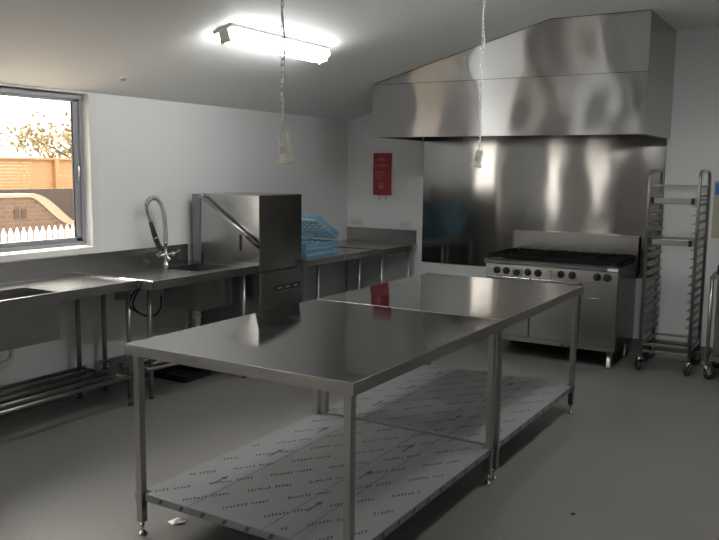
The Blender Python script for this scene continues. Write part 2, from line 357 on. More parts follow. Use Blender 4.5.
# ============================================================ PREP TABLES
def prep_table(label, x0, x1, y0, y1, shelfshift):
    t = thing('prep_table', label, 'table', ((x0+x1)/2, (y0+y1)/2, 0), 'stainless prep tables in the middle of the kitchen')
    sag = (lambda u, v: (1-(2*u-1)**4)*.010*4*v*(1-v)) if not shelfshift else (lambda u, v: (1-(2*u-1)**4)*.004*math.sin(math.pi*min(1, max(0, v))))
    MB().sheet(lambda u, v: (x0+.003+u*(x1-x0-.006), y0+.003+v*(y1-y0-.006), .90-sag(u, v)), 30, 36, .012, (0, 0, 1)).build('tabletop', M_top, t)
    m = MB(); m.box(x0, x1, y0, y0+.003, .85, .8995); m.box(x0, x1, y1-.003, y1, .85, .8995); m.box(x0, x0+.003, y0+.003, y1-.003, .85, .8995); m.box(x1-.003, x1, y0+.003, y1-.003, .85, .8995)
    m.build('edge_fold', M_leg, t, .0012)
    ins = .024; w = .035
    for lx in (x0+ins, x1-ins-w):
        for ly in (y0+ins, y1-ins-w):
            lg = MB().box(lx, lx+w, ly, ly+w, .06, .879).build('leg', M_leg, t, .003)
            MB().lathe((lx+w/2, ly+w/2, 0), (0, 0, 1), [(0, .022), (.006, .024), (.012, .012), (.03, .009), (.0595, .009)], 12).build('foot', M_chrome, lg)
    sx0, sx1, sy0, sy1 = x0+.032, x1-.032, y0+.035, y1-.012
    if shelfshift: sy0 = y0+.012; sy1 = y1-.035
    c = .042; zs = .20
    poly = [(sx0+c, sy0), (sx1-c, sy0), (sx1-c, sy0+c), (sx1, sy0+c), (sx1, sy1-c), (sx1-c, sy1-c), (sx1-c, sy1), (sx0+c, sy1), (sx0+c, sy1-c), (sx0, sy1-c), (sx0, sy0+c), (sx0+c, sy0+c)]
    sh = MB().prism([(a, b, zs-.035) for a, b in poly], (0, 0, .035)).build('undershelf', M_shelf, t, .002)
    # bracket lugs to the legs
    for lx in (x0+ins, x1-ins-w):
        for ly in (y0+ins, y1-ins-w): MB().box(lx-.003, lx+w+.003, ly-.003, ly+w+.003, zs-.036, zs+.001).build('leg_bracket', M_leg, t)
    # print on the protective film
    p = MB(); zt = zs+.0012
    d = Vector((.6, .8, 0)); n = Vector((-.8, .6, 0)); rnd = random.Random(int(y0*100))
    def inside(q): return sx0+.05 < q.x < sx1-.05 and sy0+.03 < q.y < sy1-.03
    for i in range(-14, 15):
        for j in range(-8, 9):
            o_ = Vector(((x0+x1)/2, (y0+y1)/2, zt))+d*(i*.30+(j % 2)*.15)+n*(j*.145)
            for k in range(13):
                if k == 7: continue
                q = o_+d*(k*.0165); 
                if not inside(q): continue
                hh = .026 if rnd.random() < .6 else .018
                ww = .006+.004*rnd.random()
                e = (d*.35+n).normalized()
                a = q; b_ = q+d*ww; cc = b_+e*hh; dd = a+e*hh
                p.add([a, b_, cc, dd], [(0, 1, 2, 3)])
                if rnd.random() < .7: 
                    mid = e*(hh*rnd.choice((.0, .45, .85))); p.add([a+mid, a+mid+d*.013, a+mid+d*.013+e*.004, a+mid+e*.004], [(0, 1, 2, 3)])
    for ax in (.25, .80):
        for ay in (.28, .72, 1.16):
            q = Vector((x0+ax, y0+ay, zt+.0004)); X = Vector((1, 0, 0)); Y = Vector((0, 1, 0))
            p.add([q-X*.005, q+X*.005, q+X*.005+Y*.09, q-X*.005+Y*.09], [(0, 1, 2, 3)])
            p.add([q-X*.016+Y*.085, q+X*.016+Y*.085, q+Y*.13], [(0, 1, 2)])
    for lx in (.33, .745, .89): 
        p.add([(x0+lx, sy0+.002, zt), (x0+lx+.004, sy0+.002, zt), (x0+lx-.01, sy1-.002, zt), (x0+lx-.014, sy1-.002, zt)], [(0, 1, 2, 3)])
    if not shelfshift:
        for k in range(9):   # print wrapping over the front edge
            xx = sx0+.12+k*.125; p.add([(xx, sy0-.0008, zs-.028), (xx+.02, sy0-.0008, zs-.028), (xx+.035, sy0-.0008, zs-.006), (xx+.015, sy0-.0008, zs-.006)], [(0, 1, 2, 3)])
    for k in range(10):
        yy = sy0+.1+k*.14; p.add([(sx1+.0008, yy, zs-.028), (sx1+.0008, yy+.02, zs-.028), (sx1+.0008, yy+.035, zs-.006), (sx1+.0008, yy+.015, zs-.006)], [(0, 1, 2, 3)])
    p.build('film_print', M_ink, sh)
    return t
prep_table('near stainless prep table, its left part reflecting the bright wall', 2.05, 3.257, -5.121, -3.613, False)
prep_table('far stainless prep table butted to the near one, in front of the range', 2.05, 3.257, -3.607, -2.097, True)

# ============================================================ SINK BENCHES
def bowl(mb, x0, x1, y0, y1, zt, zb, th=.004):
    mb.box(x0-th, x0, y0-th, y1+th, zb, zt); mb.box(x1, x1+th, y0-th, y1+th, zb, zt)
    mb.box(x0, x1, y0-th, y0, zb, zt); mb.box(x0, x1, y1, y1+th, zb, zt); mb.box(x0-th, x1+th, y0-th, y1+th, zb-th, zb)
def holed_top(mb, X0, X1, Y0, Y1, z0, z1, hx0, hx1, hy0, hy1):
    mb.box(X0, X1, Y0, hy0, z0, z1); mb.box(X0, X1, hy1, Y1, z0, z1); mb.box(X0, hx0, hy0, hy1, z0, z1); mb.box(hx1, X1, hy0, hy1, z0, z1)
def tubleg(t, x, y, top, mat=None):
    lg = MB().cyl((x, y, .05), (x, y, top), .017).build('leg', M_tube, t)
    MB().lathe((x, y, 0), (0, 0, 1), [(0, .02), (.005, .022), (.015, .015), (.0498, .0165)], 12).build('foot', M_rubber, lg)
# bench 1
BX = .62; b1 = thing('sink_bench', 'long stainless sink bench under the window', 'sink bench', (.31, -4.7, 0))
m = MB(); holed_top(m, .006, BX, -5.85, -3.695, .885, .90, .25, .575, -5.02, -4.325)
m.box(BX-.004, BX, -5.85, -3.695, .845, .885); m.box(.006, BX, -3.7, -3.695, .845, .885)
m.build('worktop', M_bench, b1)
MB().box(.006, .018, -5.85, -3.695, .9, 1.038).build('upstand', M_bench, b1, .002)
m = MB(); m.box(BX-.012, BX, -5.85, -3.695, .9, .905); m.box(.02, BX, -3.715, -3.697, .9, .908); m.build('raised_edge', M_chrome, b1, .002)
m = MB(); bowl(m, .25, .575, -5.02, -4.325, .8845, .60); m.build('bowl', M_bench, b1)
for ly in (-3.745, -5.6):
    for lx in (.08, .52): tubleg(b1, lx, ly+(-.03 if lx < .3 else .045), .884)
for lx in (.06, .18, .30, .42, .54): MB().cyl((lx, -5.62, .215), (lx, -3.70, .215), .014, 12).build('shelf_rail', M_tube, b1)
for ly in (-3.74, -5.6): MB().cyl((.06, ly, .215), (.54, ly, .215), .012, 12).build('shelf_rail', M_tube, b1)
m = MB(); m.cyl((.42, -4.67, .595), (.42, -4.67, .46), .022); m.tube([(.42, -4.67, .46), (.40, -4.67, .40), (.33, -4.65, .38), (.24, -4.6, .38), (.15, -4.5, .385), (.10, -4.36, .39), (.10, -4.33, .42), (.10, -4.33, .47)], .022)
m.tube([(.10, -4.36, .39), (.02, -4.36, .36)], .024)
m.build('waste_pipe', M_plug, b1)
# bench 2
BX2 = .755; b2 = thing('dishwasher_inlet_bench', 'stainless sink bench with spray tap, left of the dishwasher', 'sink bench', (.37, -3.1, 0))
Y0, Y1 = -3.69, -2.565
m = MB(); holed_top(m, .006, BX2, Y0, Y1, .885, .90, .25, .60, -3.08, -2.69)
m.box(BX2-.004, BX2, Y0, Y1, .845, .885); m.box(BX, BX2, Y0, Y0+.004, .845, .885); m.build('worktop', M_bench, b2)
MB().box(.006, .018, Y0, Y1, .9, 1.042).build('upstand', M_bench, b2, .002)
m = MB(); m.box(.02, BX2, Y0, Y0+.02, .9, .91); m.box(BX2-.014, BX2, Y0+.02, Y1, .9, .91); m.build('raised_edge', M_chrome, b2, .002)
m = MB(); bowl(m, .25, .60, -3.08, -2.69, .8845, .60); m.build('bowl', M_bench, b2)
for lx, ly in ((.08, -3.54), (.52, -3.50), (.70, -2.66), (.08, -2.62)): tubleg(b2, lx, ly, .884)
for lx in (.08, .20, .32, .44): MB().cyl((lx, -3.60, .23), (lx, -2.64, .23), .013, 12).build('shelf_rail', M_tube, b2)
MB().cyl((.54, -3.56, .23), (.68, -2.66, .23), .013, 12).build('shelf_rail', M_tube, b2)
MB().cyl((.08, -3.54, .23), (.52, -3.50, .23), .012, 12).build('shelf_rail', M_tube, b2); MB().cyl((.08, -2.62, .23), (.70, -2.66, .23), .012, 12).build('shelf_rail', M_tube, b2)
m = MB(); m.lathe((.42, -2.9, .60), (0, 0, -1), [(0, .03), (.03, .03), (.031, .036), (.05, .036), (.051, .031), (.08, .031), (.081, .037), (.10, .037), (.101, .03), (.15, .03)]); m.tube([(.42, -2.9, .46), (.40, -2.9, .40), (.33, -2.92, .37), (.2, -2.95, .37), (.05, -2.95, .37), (.02, -2.95, .37)], .022)
m.build('waste_pipe', M_plug, b2)
HOSES = []
for k in range(2):
    HOSES.append([(.22-.02*k, -3.10-.02*k, .80), (.14, -3.16-.03*k, .77), (.07, -3.2-.04*k, .70), (.04, -3.21-.03*k, .60), (.05, -3.13, .52), (.09, -3.05, .50), (.12, -3.0, .56), (.10, -2.97, .66)])
tag(MB().box(.0005, .03, -3.36, -3.24, .66, .73).build('stopcock_box', M_alu, None, .005), 'small grey box on the wall under the spray tap bench', 'box')
t = thing('floor_tray', 'low dark flat tray on the floor under the spray tap bench', 'tray', (.26, -2.91, 0))
MB().box(.09, .43, -3.06, -2.76, .0005, .008).build('base', M_black, t)
m = MB(); m.box(.09, .10, -3.06, -2.76, .008, .05); m.box(.42, .43, -3.06, -2.76, .008, .05); m.box(.10, .42, -3.06, -3.05, .008, .05); m.box(.10, .42, -2.77, -2.76, .008, .05); m.build('rim', M_black, t)
# spray tap
fx, fy = .12, -2.93
t = thing('spray_tap', 'chrome pre-rinse spray tap with coiled hose and black handle', 'tap', (fx, fy, .9))
MB().lathe((fx, fy, .9005), (0, 0, 1), [(0, .028), (.01, .028), (.015, .016), (.06, .016), (.07, .022), (.1, .022), (.11, .014), (.17, .014), (.175, .018), (.19, .018)]).build('riser', M_chrome, t)
m = MB(); m.cyl((fx, fy-.07, .985), (fx, fy+.08, .985), .012)
for s in (-1, 1): m.lathe((fx, fy+s*.072, .985), (0, s, .0), [(0, .018), (.02, .018), (.025, .012)]); m.tube([(fx, fy+s*.09, .985), (fx+.03, fy+s*.10, 1.0), (fx+.055, fy+s*.105, 1.02)], .006, 8)
m.tube([(fx, fy, .985), (fx+.04, fy-.03, .99), (fx+.09, fy-.05, .955)], .01, 10)
m.build('valve_body', M_chrome, t)
arc = [(0, 1.085), (0, 1.15), (-.004, 1.22), (-.012, 1.30), (-.03, 1.37), (-.065, 1.42), (-.11, 1.442), (-.155, 1.437), (-.19, 1.405), (-.195, 1.36), (-.18, 1.31), (-.158, 1.26)]
def smooth(pts, n=8):
    out = []; P = [pts[0]]+list(pts)+[pts[-1]]
    for i in range(1, len(P)-2):
        for k in range(n):
            u = k/n; a, b, c, d = [Vector(q) for q in P[i-1:i+3]]
            out.append(.5*((2*b)+(c-a)*u+(2*a-5*b+4*c-d)*u*u+(3*b-3*c+d-a)*u**3))
    return out+[Vector(pts[-1])]
path = smooth([(fx+.0, fy+a, z) for a, z in arc])
MB().tube(path, .010, 8).build('hose', M_tube, t)
coil = []; total = 0; L_ = [0]
for a, b in zip(path[:-1], path[1:]): total += (b-a).length; L_.append(total)
def at(sl):
    for i in range(1, len(L_)):
        if L_[i] >= sl: 
            u = (sl-L_[i-1])/(L_[i]-L_[i-1]+1e-9); return path[i-1].lerp(path[i], u), (path[i]-path[i-1]).normalized()
    return path[-1], (path[-1]-path[-2]).normalized()
turns = 44
for k in range(turns*8):
    p, tn = at(total*.80*k/(turns*8)); s_ = Vector((1, 0, 0)); b_ = tn.cross(s_).normalized(); an = 2*math.pi*k/8
    coil.append(p+(s_*math.cos(an)+b_*math.sin(an))*.0185)
MB().tube(coil, .0036, 6).build('coil_spring', M_chrome, t)
gp = [(fx, fy-.158, 1.26), (fx, fy-.135, 1.20), (fx, fy-.10, 1.12), (fx, fy-.075, 1.075)]
MB().tube(gp, [.016, .019, .019, .017], 12).build('spray_handle', M_black, t)
m = MB(); m.lathe(gp[3], (0, .35, -.9), [(0, .017), (.01, .022), (.035, .024), (.04, .018)]); m.tube([(fx, fy-.155, 1.19), (fx, fy-.12, 1.10), (fx, fy-.1, 1.06)], .004, 6); m.build('spray_head', M_black, t)
MB().lathe((fx, fy-.108, 1.137), (0, .35, -.9), [(0, .0205), (.014, .0205)]).build('collar', M_chrome, t)
m = MB(); m.tube([(fx, fy+.012, 1.09), (fx, fy+.02, 1.12), (fx, fy+.02, 1.16), (fx, fy+.008, 1.2)], .004, 6); m.build('hook', M_chrome, t)

for hs in HOSES: MB().tube(smooth(hs, 5), .007, 8).build('supply_hose', M_rubber, b2)

# ============================================================ DISHWASHER
DY0, DY1, DX0, DX1 = -2.555, -1.965, .05, .78
d = thing('dishwasher', 'tall stainless pass-through dishwasher with sloping lift handle', 'dishwasher', (.41, (DY0+DY1)/2, 0))
MB().box(DX0+.03, DX1, DY0+.01, DY1-.01, .12, .845).build('lower_cabinet', M_dw, d, .004)
MB().box(DX0+.1, DX1-.004, DY0+.004, DY1-.004, .85, 1.47).build('hood_cover', M_dw, d, .006)
MB().box(DX0+.01, DX0+.096, DY0, DY1, .846, 1.465).build('back_column', M_film, d, .003)
MB().box(DX0+.12, DX1-.2, DY0+.0, DY0+.009, .13, .844).build('side_film', M_film, d)
MB().box(DX1+.0005, DX1+.004, DY0+.02, DY1-.02, .14, .835).build('front_door', M_dw, d, .001)
lp = MB().box(DX1+.0045, DX1+.010, -2.36, -2.02, .675, .72).build('control_strip', M_black, d, .002)
for k in range(3): MB().box(DX1+.0102, DX1+.012, -2.33+k*.11, -2.27+k*.11, .69, .705).build('switch', M_alu, lp)
HB = (.19, DY0-.03, 1.448); HE = (.80, DY0-.03, 1.06)
m = MB(); m.tube([HB, HE], .013, 12); m.build('lift_handle', M_leg, d)
v1 = Vector(HB).lerp(Vector(HE), .80); MB().tube([v1, HE], .017, 12).build('handle_grip', M_black, d)
MB().cyl((.19, DY0-.03, 1.448), (.19, DY0+.003, 1.448), .018).build('handle_pivot', M_chrome, d); m = MB(); vm = Vector(HB).lerp(Vector(HE), .72); m.cyl(vm, vm+Vector((0, .033, 0)), .012); m.build('handle_pivot', M_chrome, d)
MB().box(.572, .587, DY0-.004, DY0+.003, 1.02, 1.15).build('guide_slot', M_black, d)
MB().box(DX0+.11, DX0+.125, DY0-.002, DY0+.003, .90, .97).build('guide_slot', M_black, d)
for lx in (.14, .7):
    for ly in (DY0+.07, DY1-.07): MB().lathe((lx, ly, 0), (0, 0, 1), [(0, .025), (.01, .025), (.02, .016), (.1195, .016)], 12).build('foot', M_black, d)

# ============================================================ CORNER BENCHES
oy0, oy1 = -1.955, -.80
o1 = thing('dishwasher_outlet_bench', 'narrow stainless bench carrying the blue racks, right of the dishwasher', 'bench', (.4, -1.4, 0))
m = MB(); m.box(.006, .84, oy0, oy1-.003, .875, .90); m.box(.836, .84, oy0, oy1-.003, .845, .875); m.build('worktop', M_bench, o1, .002)
for lx, ly in ((.78, -1.72), (.08, -1.72), (.77, -1.0), (.08, -1.0)): tubleg(o1, lx, ly, .8745)
MB().cyl((.78, -1.72, .23), (.77, -1.0, .23), .013, 12).build('shelf_rail', M_tube, o1); MB().cyl((.08, -1.72, .23), (.08, -1.0, .23), .013, 12).build('shelf_rail', M_tube, o1)
o2 = thing('corner_bench', 'stainless bench with upstand in the corner under the sockets', 'bench', (.5, -.4, 0))
m = MB(); m.box(.006, .89, oy1, -.006, .875, .90); m.box(.886, .89, oy1, -.006, .845, .875); m.box(.84, .89, oy1, oy1+.004, .845, .875); m.build('worktop', M_bench, o2, .002)
MB().box(.006, .88, -.018, -.006, .90, 1.045).build('upstand', M_bench, o2, .002)
MB().box(.02, .89, oy1, oy1+.02, .90, .908).build('raised_edge', M_bench, o2, .002)
for lx, ly in ((.85, -.70), (.85, -.13), (.08, -.70), (.08, -.13)): tubleg(o2, lx, ly, .8745)
MB().cyl((.85, -.70, .23), (.85, -.13, .23), .013, 12).build('shelf_rail', M_tube, o2); MB().cyl((.08, -.70, .23), (.08, -.13, .23), .013, 12).build('shelf_rail', M_tube, o2)

# ============================================================ BLUE DISH RACKS
def dish_rack(label, L, Wd, Hh, loc, rx=0, ry=0, rz=0, pegs=True):
    t = thing('dish_rack', label, 'dish rack', (0, 0, 0), 'blue dishwasher racks on the outlet bench')
    m = MB(); n = int(L/.062); k_ = int(Wd/.062)
    for i in range(n+1): x = -L/2+i*L/n; m.box(x-.003, x+.003, -Wd/2, Wd/2, .002, .012)
    for i in range(k_+1): y = -Wd/2+i*Wd/k_; m.box(-L/2, L/2, y-.003, y+.003, .002, .012)
    m.build('base_grid', M_blue, t)
    m = MB()
    for z0, z1 in ((0, .022), (Hh*.52, Hh*.52+.014), (Hh-.022, Hh)):
        e = .004
        m.box(-L/2-e, L/2+e, -Wd/2-e, -Wd/2+e, z0, z1); m.box(-L/2-e, L/2+e, Wd/2-e, Wd/2+e, z0, z1)
        m.box(-L/2-e, -L/2+e, -Wd/2+e, Wd/2-e, z0, z1); m.box(L/2-e, L/2+e, -Wd/2+e, Wd/2-e, z0, z1)
    for i in range(n+1):
        x = -L/2+i*L/n
        for s in (-1, 1): m.box(x-.006, x+.006, s*Wd/2-.0045, s*Wd/2+.0045, 0, Hh)
    for i in range(k_+1):
        y = -Wd/2+i*Wd/k_
        for s in (-1, 1): m.box(s*L/2-.0045, s*L/2+.0045, y-.006, y+.006, 0, Hh)
    m.build('side_wall', M_blue, t)
    if pegs:
        for i in range(1, n):
            for j in range(1, k_):
                x = -L/2+i*L/n; y = -Wd/2+j*Wd/k_; MB().tube([(x, y, .0125), (x, y, min(.075, Hh-.01))], [.005, .002], 6).build('peg', M_blue, t)
    t.location = loc; t.rotation_euler = (rx, ry, rz)
    return t
dish_rack('blue dish rack lying flat on the bench, lowest of the stack', .50, .50, .11, (.40, -1.47, .9005))
dish_rack('blue dish rack in the middle of the stack, shifted toward the dishwasher', .44, .34, .085, (.40, -1.76, 1.0125), rz=math.radians(2))
dish_rack('blue dish rack leaning at a slant on top of the stack', .46, .40, .07, (.42, -1.40, 1.118), rx=-math.radians(27), rz=math.radians(0), pegs=False)

# ============================================================ SOCKETS, FIRE BLANKET, NOTICE
def outlet(x0, x1, z0, z1, label):
    t = thing('power_socket', label, 'power socket', ((x0+x1)/2, 0, (z0+z1)/2), 'double power sockets on the back wall')
    pl = MB().box(x0, x1, -.010, -.0005, z0, z1).build('plate', M_plug, t, .003)
    w = x1-x0; zm = (z0+z1)/2
    for k in (.27, .73):
        cx = x0+w*k; m = MB()
        for a, dz in ((-.010, .004), (.010, .004)): m.bar((cx+a-.003*(1 if a < 0 else -1)*-1, -.0105, zm+dz+.006), (cx+a, -.0105, zm+dz-.006), .003, .001, (0, 1, 0))
        m.bar((cx, -.0105, zm-.020), (cx, -.0105, zm-.010), .003, .001, (0, 1, 0)); m.build('socket_slot', M_dark, pl)
        MB().box(cx-.007, cx+.007, -.015, -.0103, zm+.018, zm+.030).build('switch', M_white, pl)
outlet(.055, .20, 1.065, 1.14, 'white double socket in the corner above the bench')
outlet(.665, .80, 1.062, 1.137, 'white double socket right of the fire blanket, above the bench')
t = thing('fire_blanket', 'red fire blanket pouch hanging on the white back wall', 'fire blanket', (.452, 0, 1.40))
MB().sheet(lambda u, v: (.348+.212*u, -.030-.006*math.sin(math.pi*u)-.006*math.sin(math.pi*v), 1.41+.45*v), 10, 16, .028, (0, -1, 0)).build('pouch', M_red, t)
MR = Matrix.Rotation(math.radians(90), 4, 'X')
text_mesh('pouch_text', 'FIRE', .05, M_letter, Matrix.Translation((.452, -.046, 1.775)) @ MR, t)
text_mesh('pouch_text', 'BLANKET', .037, M_letter, Matrix.Translation((.452, -.046, 1.715)) @ MR, t)
m = MB()
for k in range(4): m.box(.375, .50-.02*(k % 2), -.0455, -.0448, 1.66-k*.022, 1.664-k*.022)
ri = []
for k in range(24):
    a = 2*math.pi*k/24; ri.append((.452+.035*math.cos(a), -.0448, 1.51+.035*math.sin(a)))
m.tube(ri, .002, 5, closed=True)
m.prism([(.452+a, -.046, 1.51+b) for a, b in ((-.012, -.022), (.012, -.022), (.016, -.004), (.006, .008), (.002, .026), (-.008, .006), (-.016, -.004))], (0, .001, 0))
m.build('pouch_symbol', M_letter, t)
for xx, a in ((.415, -.012), (.50, -.008)): MB().sheet(lambda u, v: (xx+.022*u+a*(1-v), -.02-.004*math.sin(v*3), 1.345+.066*v), 2, 6, .002, (0, -1, 0)).build('pull_tab', M_red if False else M_cream, t)
t = thing('wall_notice', 'cream notice with a blue heading on the wall behind the trolley', 'notice', (3.95, 0, 1.15))
MB().box(3.775, 4.12, -.004, -.0005, 1.12, 1.62).build('sheet', plain('notice_paper', (.50, .46, .36), .5), t)
MB().box(3.785, 4.11, -.0055, -.0042, 1.50, 1.60).build('heading_band', plain('notice_blue', (.07, .22, .55), .5), t)

# ============================================================ COOKING RANGE
SX0, SX1, SY = 1.975, 3.18, -.77
s = thing('cooking_range', 'wide stainless eight-burner gas range with black pan supports', 'gas range', ((SX0+SX1)/2, -.4, 0))
MB().box(SX0+.01, SX1-.005, -.735, -.06, .155, .86).build('body', M_stove, s, .003)
MB().box(SX0, SX1, SY+.03, -.06, .862, .878).build('hob_top', M_stove, s)
m = MB(); m.prism([(SX0, SY+.03, .895), (SX0, SY+.004, .893), (SX0, SY-.01, .88), (SX0, SY-.008, .858), (SX0, SY+.01, .848), (SX0, SY+.03, .848)], (SX1-SX0, 0, 0)); m.build('front_trim', M_tube, s)
MB().box(SX1-.09, SX1-.004, SY-.0135, SY-.0085, .855, .878).build('badge', M_white, s)
MB().prism([(SX0+.01, -.735, .74), (SX0+.01, -.765, .74), (SX0+.01, -.758, .847), (SX0+.01, -.735, .847)], (SX1-SX0-.015, 0, 0)).build('control_panel', M_stove, s, .002)
proto = None
for kx, kz in ((2.095, .79), (2.185, .79), (2.285, .78), (2.385, .79), (2.48, .79), (2.687, .795), (2.785, .795), (3.0, .795), (3.085, .795)):
    if proto is None:
        m = MB(); m.lathe((kx, -.763, kz), (0, -1, 0), [(-.004, .033), (.004, .033), (.006, .026), (.030, .023), (.033, .018)]); m.box(kx-.005, kx+.005, -.803, -.79, kz-.024, kz+.024)
        proto = m.build('knob', M_black, s); k0 = Vector((kx, 0, kz))
    else:
        c_ = proto.copy(); C.objects.link(c_); c_.location = Vector((kx, 0, kz))-k0
MB().box(2.235, 2.335, -.768, -.7615, .747, .815).build('thermostat_plate', M_chrome, s)
MB().box(2.555, 2.60, -.768, -.7615, .77, .82).build('igniter_plate', M_chrome, s)
for x0, x1, nm in ((SX0+.015, 2.41, 'oven_door'), (2.417, 2.855, 'oven_door'), (2.875, SX1-.01, 'cabinet_door')):
    dr = MB().box(x0, x1, -.757, -.7355, .20, .735).build(nm, M_stove, s, .004)
    if nm == 'cabinet_door' or x0 < 2.2:
        hx = x0+.045; m = MB(); m.tube([(hx, -.757, .615), (hx, -.785, .615), (hx+.10, -.785, .610), (hx+.10, -.757, .610)], .006, 8); m.build('handle', M_chrome, dr)
    else:
        m = MB(); m.tube([(x0+.05, -.757, .70), (x0+.05, -.79, .70), (x1-.05, -.79, .70), (x1-.05, -.757, .70)], .008, 8); m.build('handle', M_chrome, dr)
pl = MB().box(SX0+.015, SX1-.01, -.75, -.7355, .155, .195).build('plinth_rail', M_stove, s)
MB().lathe((2.72, -.7505, .172), (0, -1, 0), [(0, .012), (.006, .01)]).build('vent_button', M_black, pl)
for lx in (SX0+.06, SX1-.07):
    for ly in (-.68, -.12): MB().lathe((lx, ly, 0), (0, 0, 1), [(0, .03), (.012, .03), (.02, .024), (.1545, .026)], 14).build('leg', M_stove, s)
MB().box(SX0+.005, SX1, -.06, -.03, .86, 1.095).build('splashback', M_stove, s, .003)
MB().box(SX0+.005, SX1, -.066, -.024, 1.095, 1.105).build('splashback_cap', M_stove, s)
MB().box(SX1-.004, SX1+.001, -.07, -.03, .74, 1.09).build('end_plate', M_black, s)
for k in range(4):
    x0 = SX0+.02+k*.291; m = MB(); z = .925; ya, yb = SY+.05, -.08; xe = x0+.284
    for yy in (ya, (ya+yb)/2-.006, (ya+yb)/2+.006, yb): m.box(x0, xe, yy-.006, yy+.006, z-.022, z+.008)
    for xx in (x0+.006, xe-.006): m.box(xx-.006, xx+.006, ya, yb, z-.022, z+.008)
    for bx, by in (((x0+xe)/2, ya+(yb-ya)*.25), ((x0+xe)/2, ya+(yb-ya)*.75)):
        for a in range(8):
            an = a*math.pi/4; R1 = .14 if a % 2 == 0 else .17
            m.bar((bx+math.cos(an)*.045, by+math.sin(an)*.045, z+.006), (bx+math.cos(an)*R1*.95, by+math.sin(an)*R1*.95, z), .014, .026)
    for cx_ in (x0+.01, xe-.01):
        for cy_ in (ya, yb): m.box(cx_-.01, cx_+.01, cy_-.008, cy_+.008, .8785, z)
    g = m.build('pan_support', M_iron, s)
    for by in (ya+(yb-ya)*.25, ya+(yb-ya)*.75):
        MB().lathe(((x0+xe)/2, by, .8785), (0, 0, 1), [(0, .05), (.01, .05), (.012, .036), (.024, .038), (.028, .03)]).build('burner', M_iron, s)

# ============================================================ GASTRONORM RACK TROLLEY
def caster(par, x, y, ang=0.):
    m = MB(); m.lathe((x, y, .098), (0, 0, 1), [(0, .022), (.012, .022), (.013, .03), (.022, .03)]); 
    R = Matrix.Rotation(ang, 3, 'Z'); off = R @ Vector((0, .025, 0))
    for sg in (-1, 1):
        a = R @ Vector((sg*.018, 0, 0)); m.bar(Vector((x, y, .10))+a, Vector((x, y, .045))+off+a, .004, .035, off)
    c = m.build('caster', M_chrome, par)
    ax = R @ Vector((1, 0, 0)); ctr = Vector((x, y, .0445))+off
    MB().lathe(ctr-ax*.013, ax, [(0, .034), (.003, .044), (.023, .044), (.026, .034)]).build('wheel', M_rubber, c)
RX0, RX1, RY0, RY1 = 3.355, 3.745, -.61, -.09
r = thing('rack_trolley', 'tall stainless tray rack on castors beside the range', 'rack trolley', ((RX0+RX1)/2, (RY0+RY1)/2, 0))
w = .012
for x in (RX0, RX1):
    pts = [(x, RY0, .13), (x, RY0, 1.62), (x, RY0+.012, 1.665), (x, RY0+.05, 1.695), (x, RY0+.11, 1.70), (x, RY1-.11, 1.70), (x, RY1-.05, 1.695), (x, RY1-.012, 1.665), (x, RY1, 1.62), (x, RY1, .13)]
    MB().tube(pts, .0135, 10).build('side_frame', M_tube, r)
    MB().bar((x, RY0, .22), (x, RY1, .22), .022, .022).build('side_rail', M_tube, r); MB().bar((x, RY0, 1.575), (x, RY1, 1.575), .016, .016).build('side_rail', M_tube, r)
proto = None
for sgn, x in ((1, RX0), (-1, RX1)):
    proto = None
    for k in range(17):
        z = .33+k*.072
        if proto is None:
            m = MB(); m.box(min(x+sgn*.010, x+sgn*.045), max(x+sgn*.010, x+sgn*.045), RY0+.0, RY1, z, z+.003); m.box(min(x+sgn*.010, x+sgn*.013), max(x+sgn*.010, x+sgn*.013), RY0, RY1, z, z+.022)
            proto = m.build('tray_runner', M_tube, r)
        else:
            c_ = proto.copy(); C.objects.link(c_); c_.location = (0, 0, k*.072)
for y, z, th in ((RY0, 1.455, .045), (RY0, 1.11, .045), (RY0, 1.575, .012), (RY1, 1.575, .014), (RY1, 1.455, .02), (RY1, 1.11, .02), (RY0, .235, .022), (RY0, .175, .022), (RY1, .235, .022), (RY1, .175, .022)):
    cb = MB().bar((RX0+.014, y+.012, z), (RX1-.014, y+.012, z), .016, th).build('cross_bar', M_tube, r, .002)
    if th > .04:
        for xx in (RX0+.03, RX1-.045): MB().box(xx-.014, xx+.014, y-.002, y+.024, z-.025, z+.025).build('end_bracket', M_black, cb)
for x in (RX0, RX1):
    for y in (RY0, RY1): caster(r, x, y, .6 if y == RY0 else 2.2)

# ============================================================ RIGHT HAND TROLLEY
q = thing('service_trolley', 'stainless shelf trolley at the right edge beside the tray rack', 'trolley', (4.25, -.38, 0))
TX0, TX1, TY0, TY1 = 3.885, 4.62, -.62, -.14
for x in (TX0, TX1):
    for y in (TY0, TY1): MB().cyl((x, y, .125), (x, y, .86), .016).build('leg', M_tube, q)
for z in (.17, .845):
    m = MB(); m.box(TX0+.0, TX1, TY0, TY1, z, z+.012); m.box(TX0, TX1, TY0-.004, TY0, z-.01, z+.03); m.box(TX0, TX1, TY1, TY1+.004, z-.01, z+.03)
    m.box(TX0-.004, TX0, TY0, TY1, z-.01, z+.03); m.box(TX1, TX1+.004, TY0, TY1, z-.01, z+.03); m.build('shelf', M_tube, q)
MB().box(3.92, 4.0, TY0+.03, TY1-.03, .19, .84).build('end_panel', M_dw, q)
for x in (TX0, TX1):
    for y in (TY0, TY1): caster(q, x, y, -.9)
t = thing('carry_case', 'small black case with open side on the trolley shelf', 'case', (4.05, -.42, .857))
MB().box(3.905, 4.2, -.52, -.30, .8575, .875).build('base', M_black, t, .002)
m = MB(); m.box(3.905, 3.92, -.52, -.30, .875, .94); m.box(4.185, 4.2, -.52, -.30, .875, .94); m.box(3.92, 4.185, -.31, -.30, .875, .94); m.build('side', M_black, t, .002)
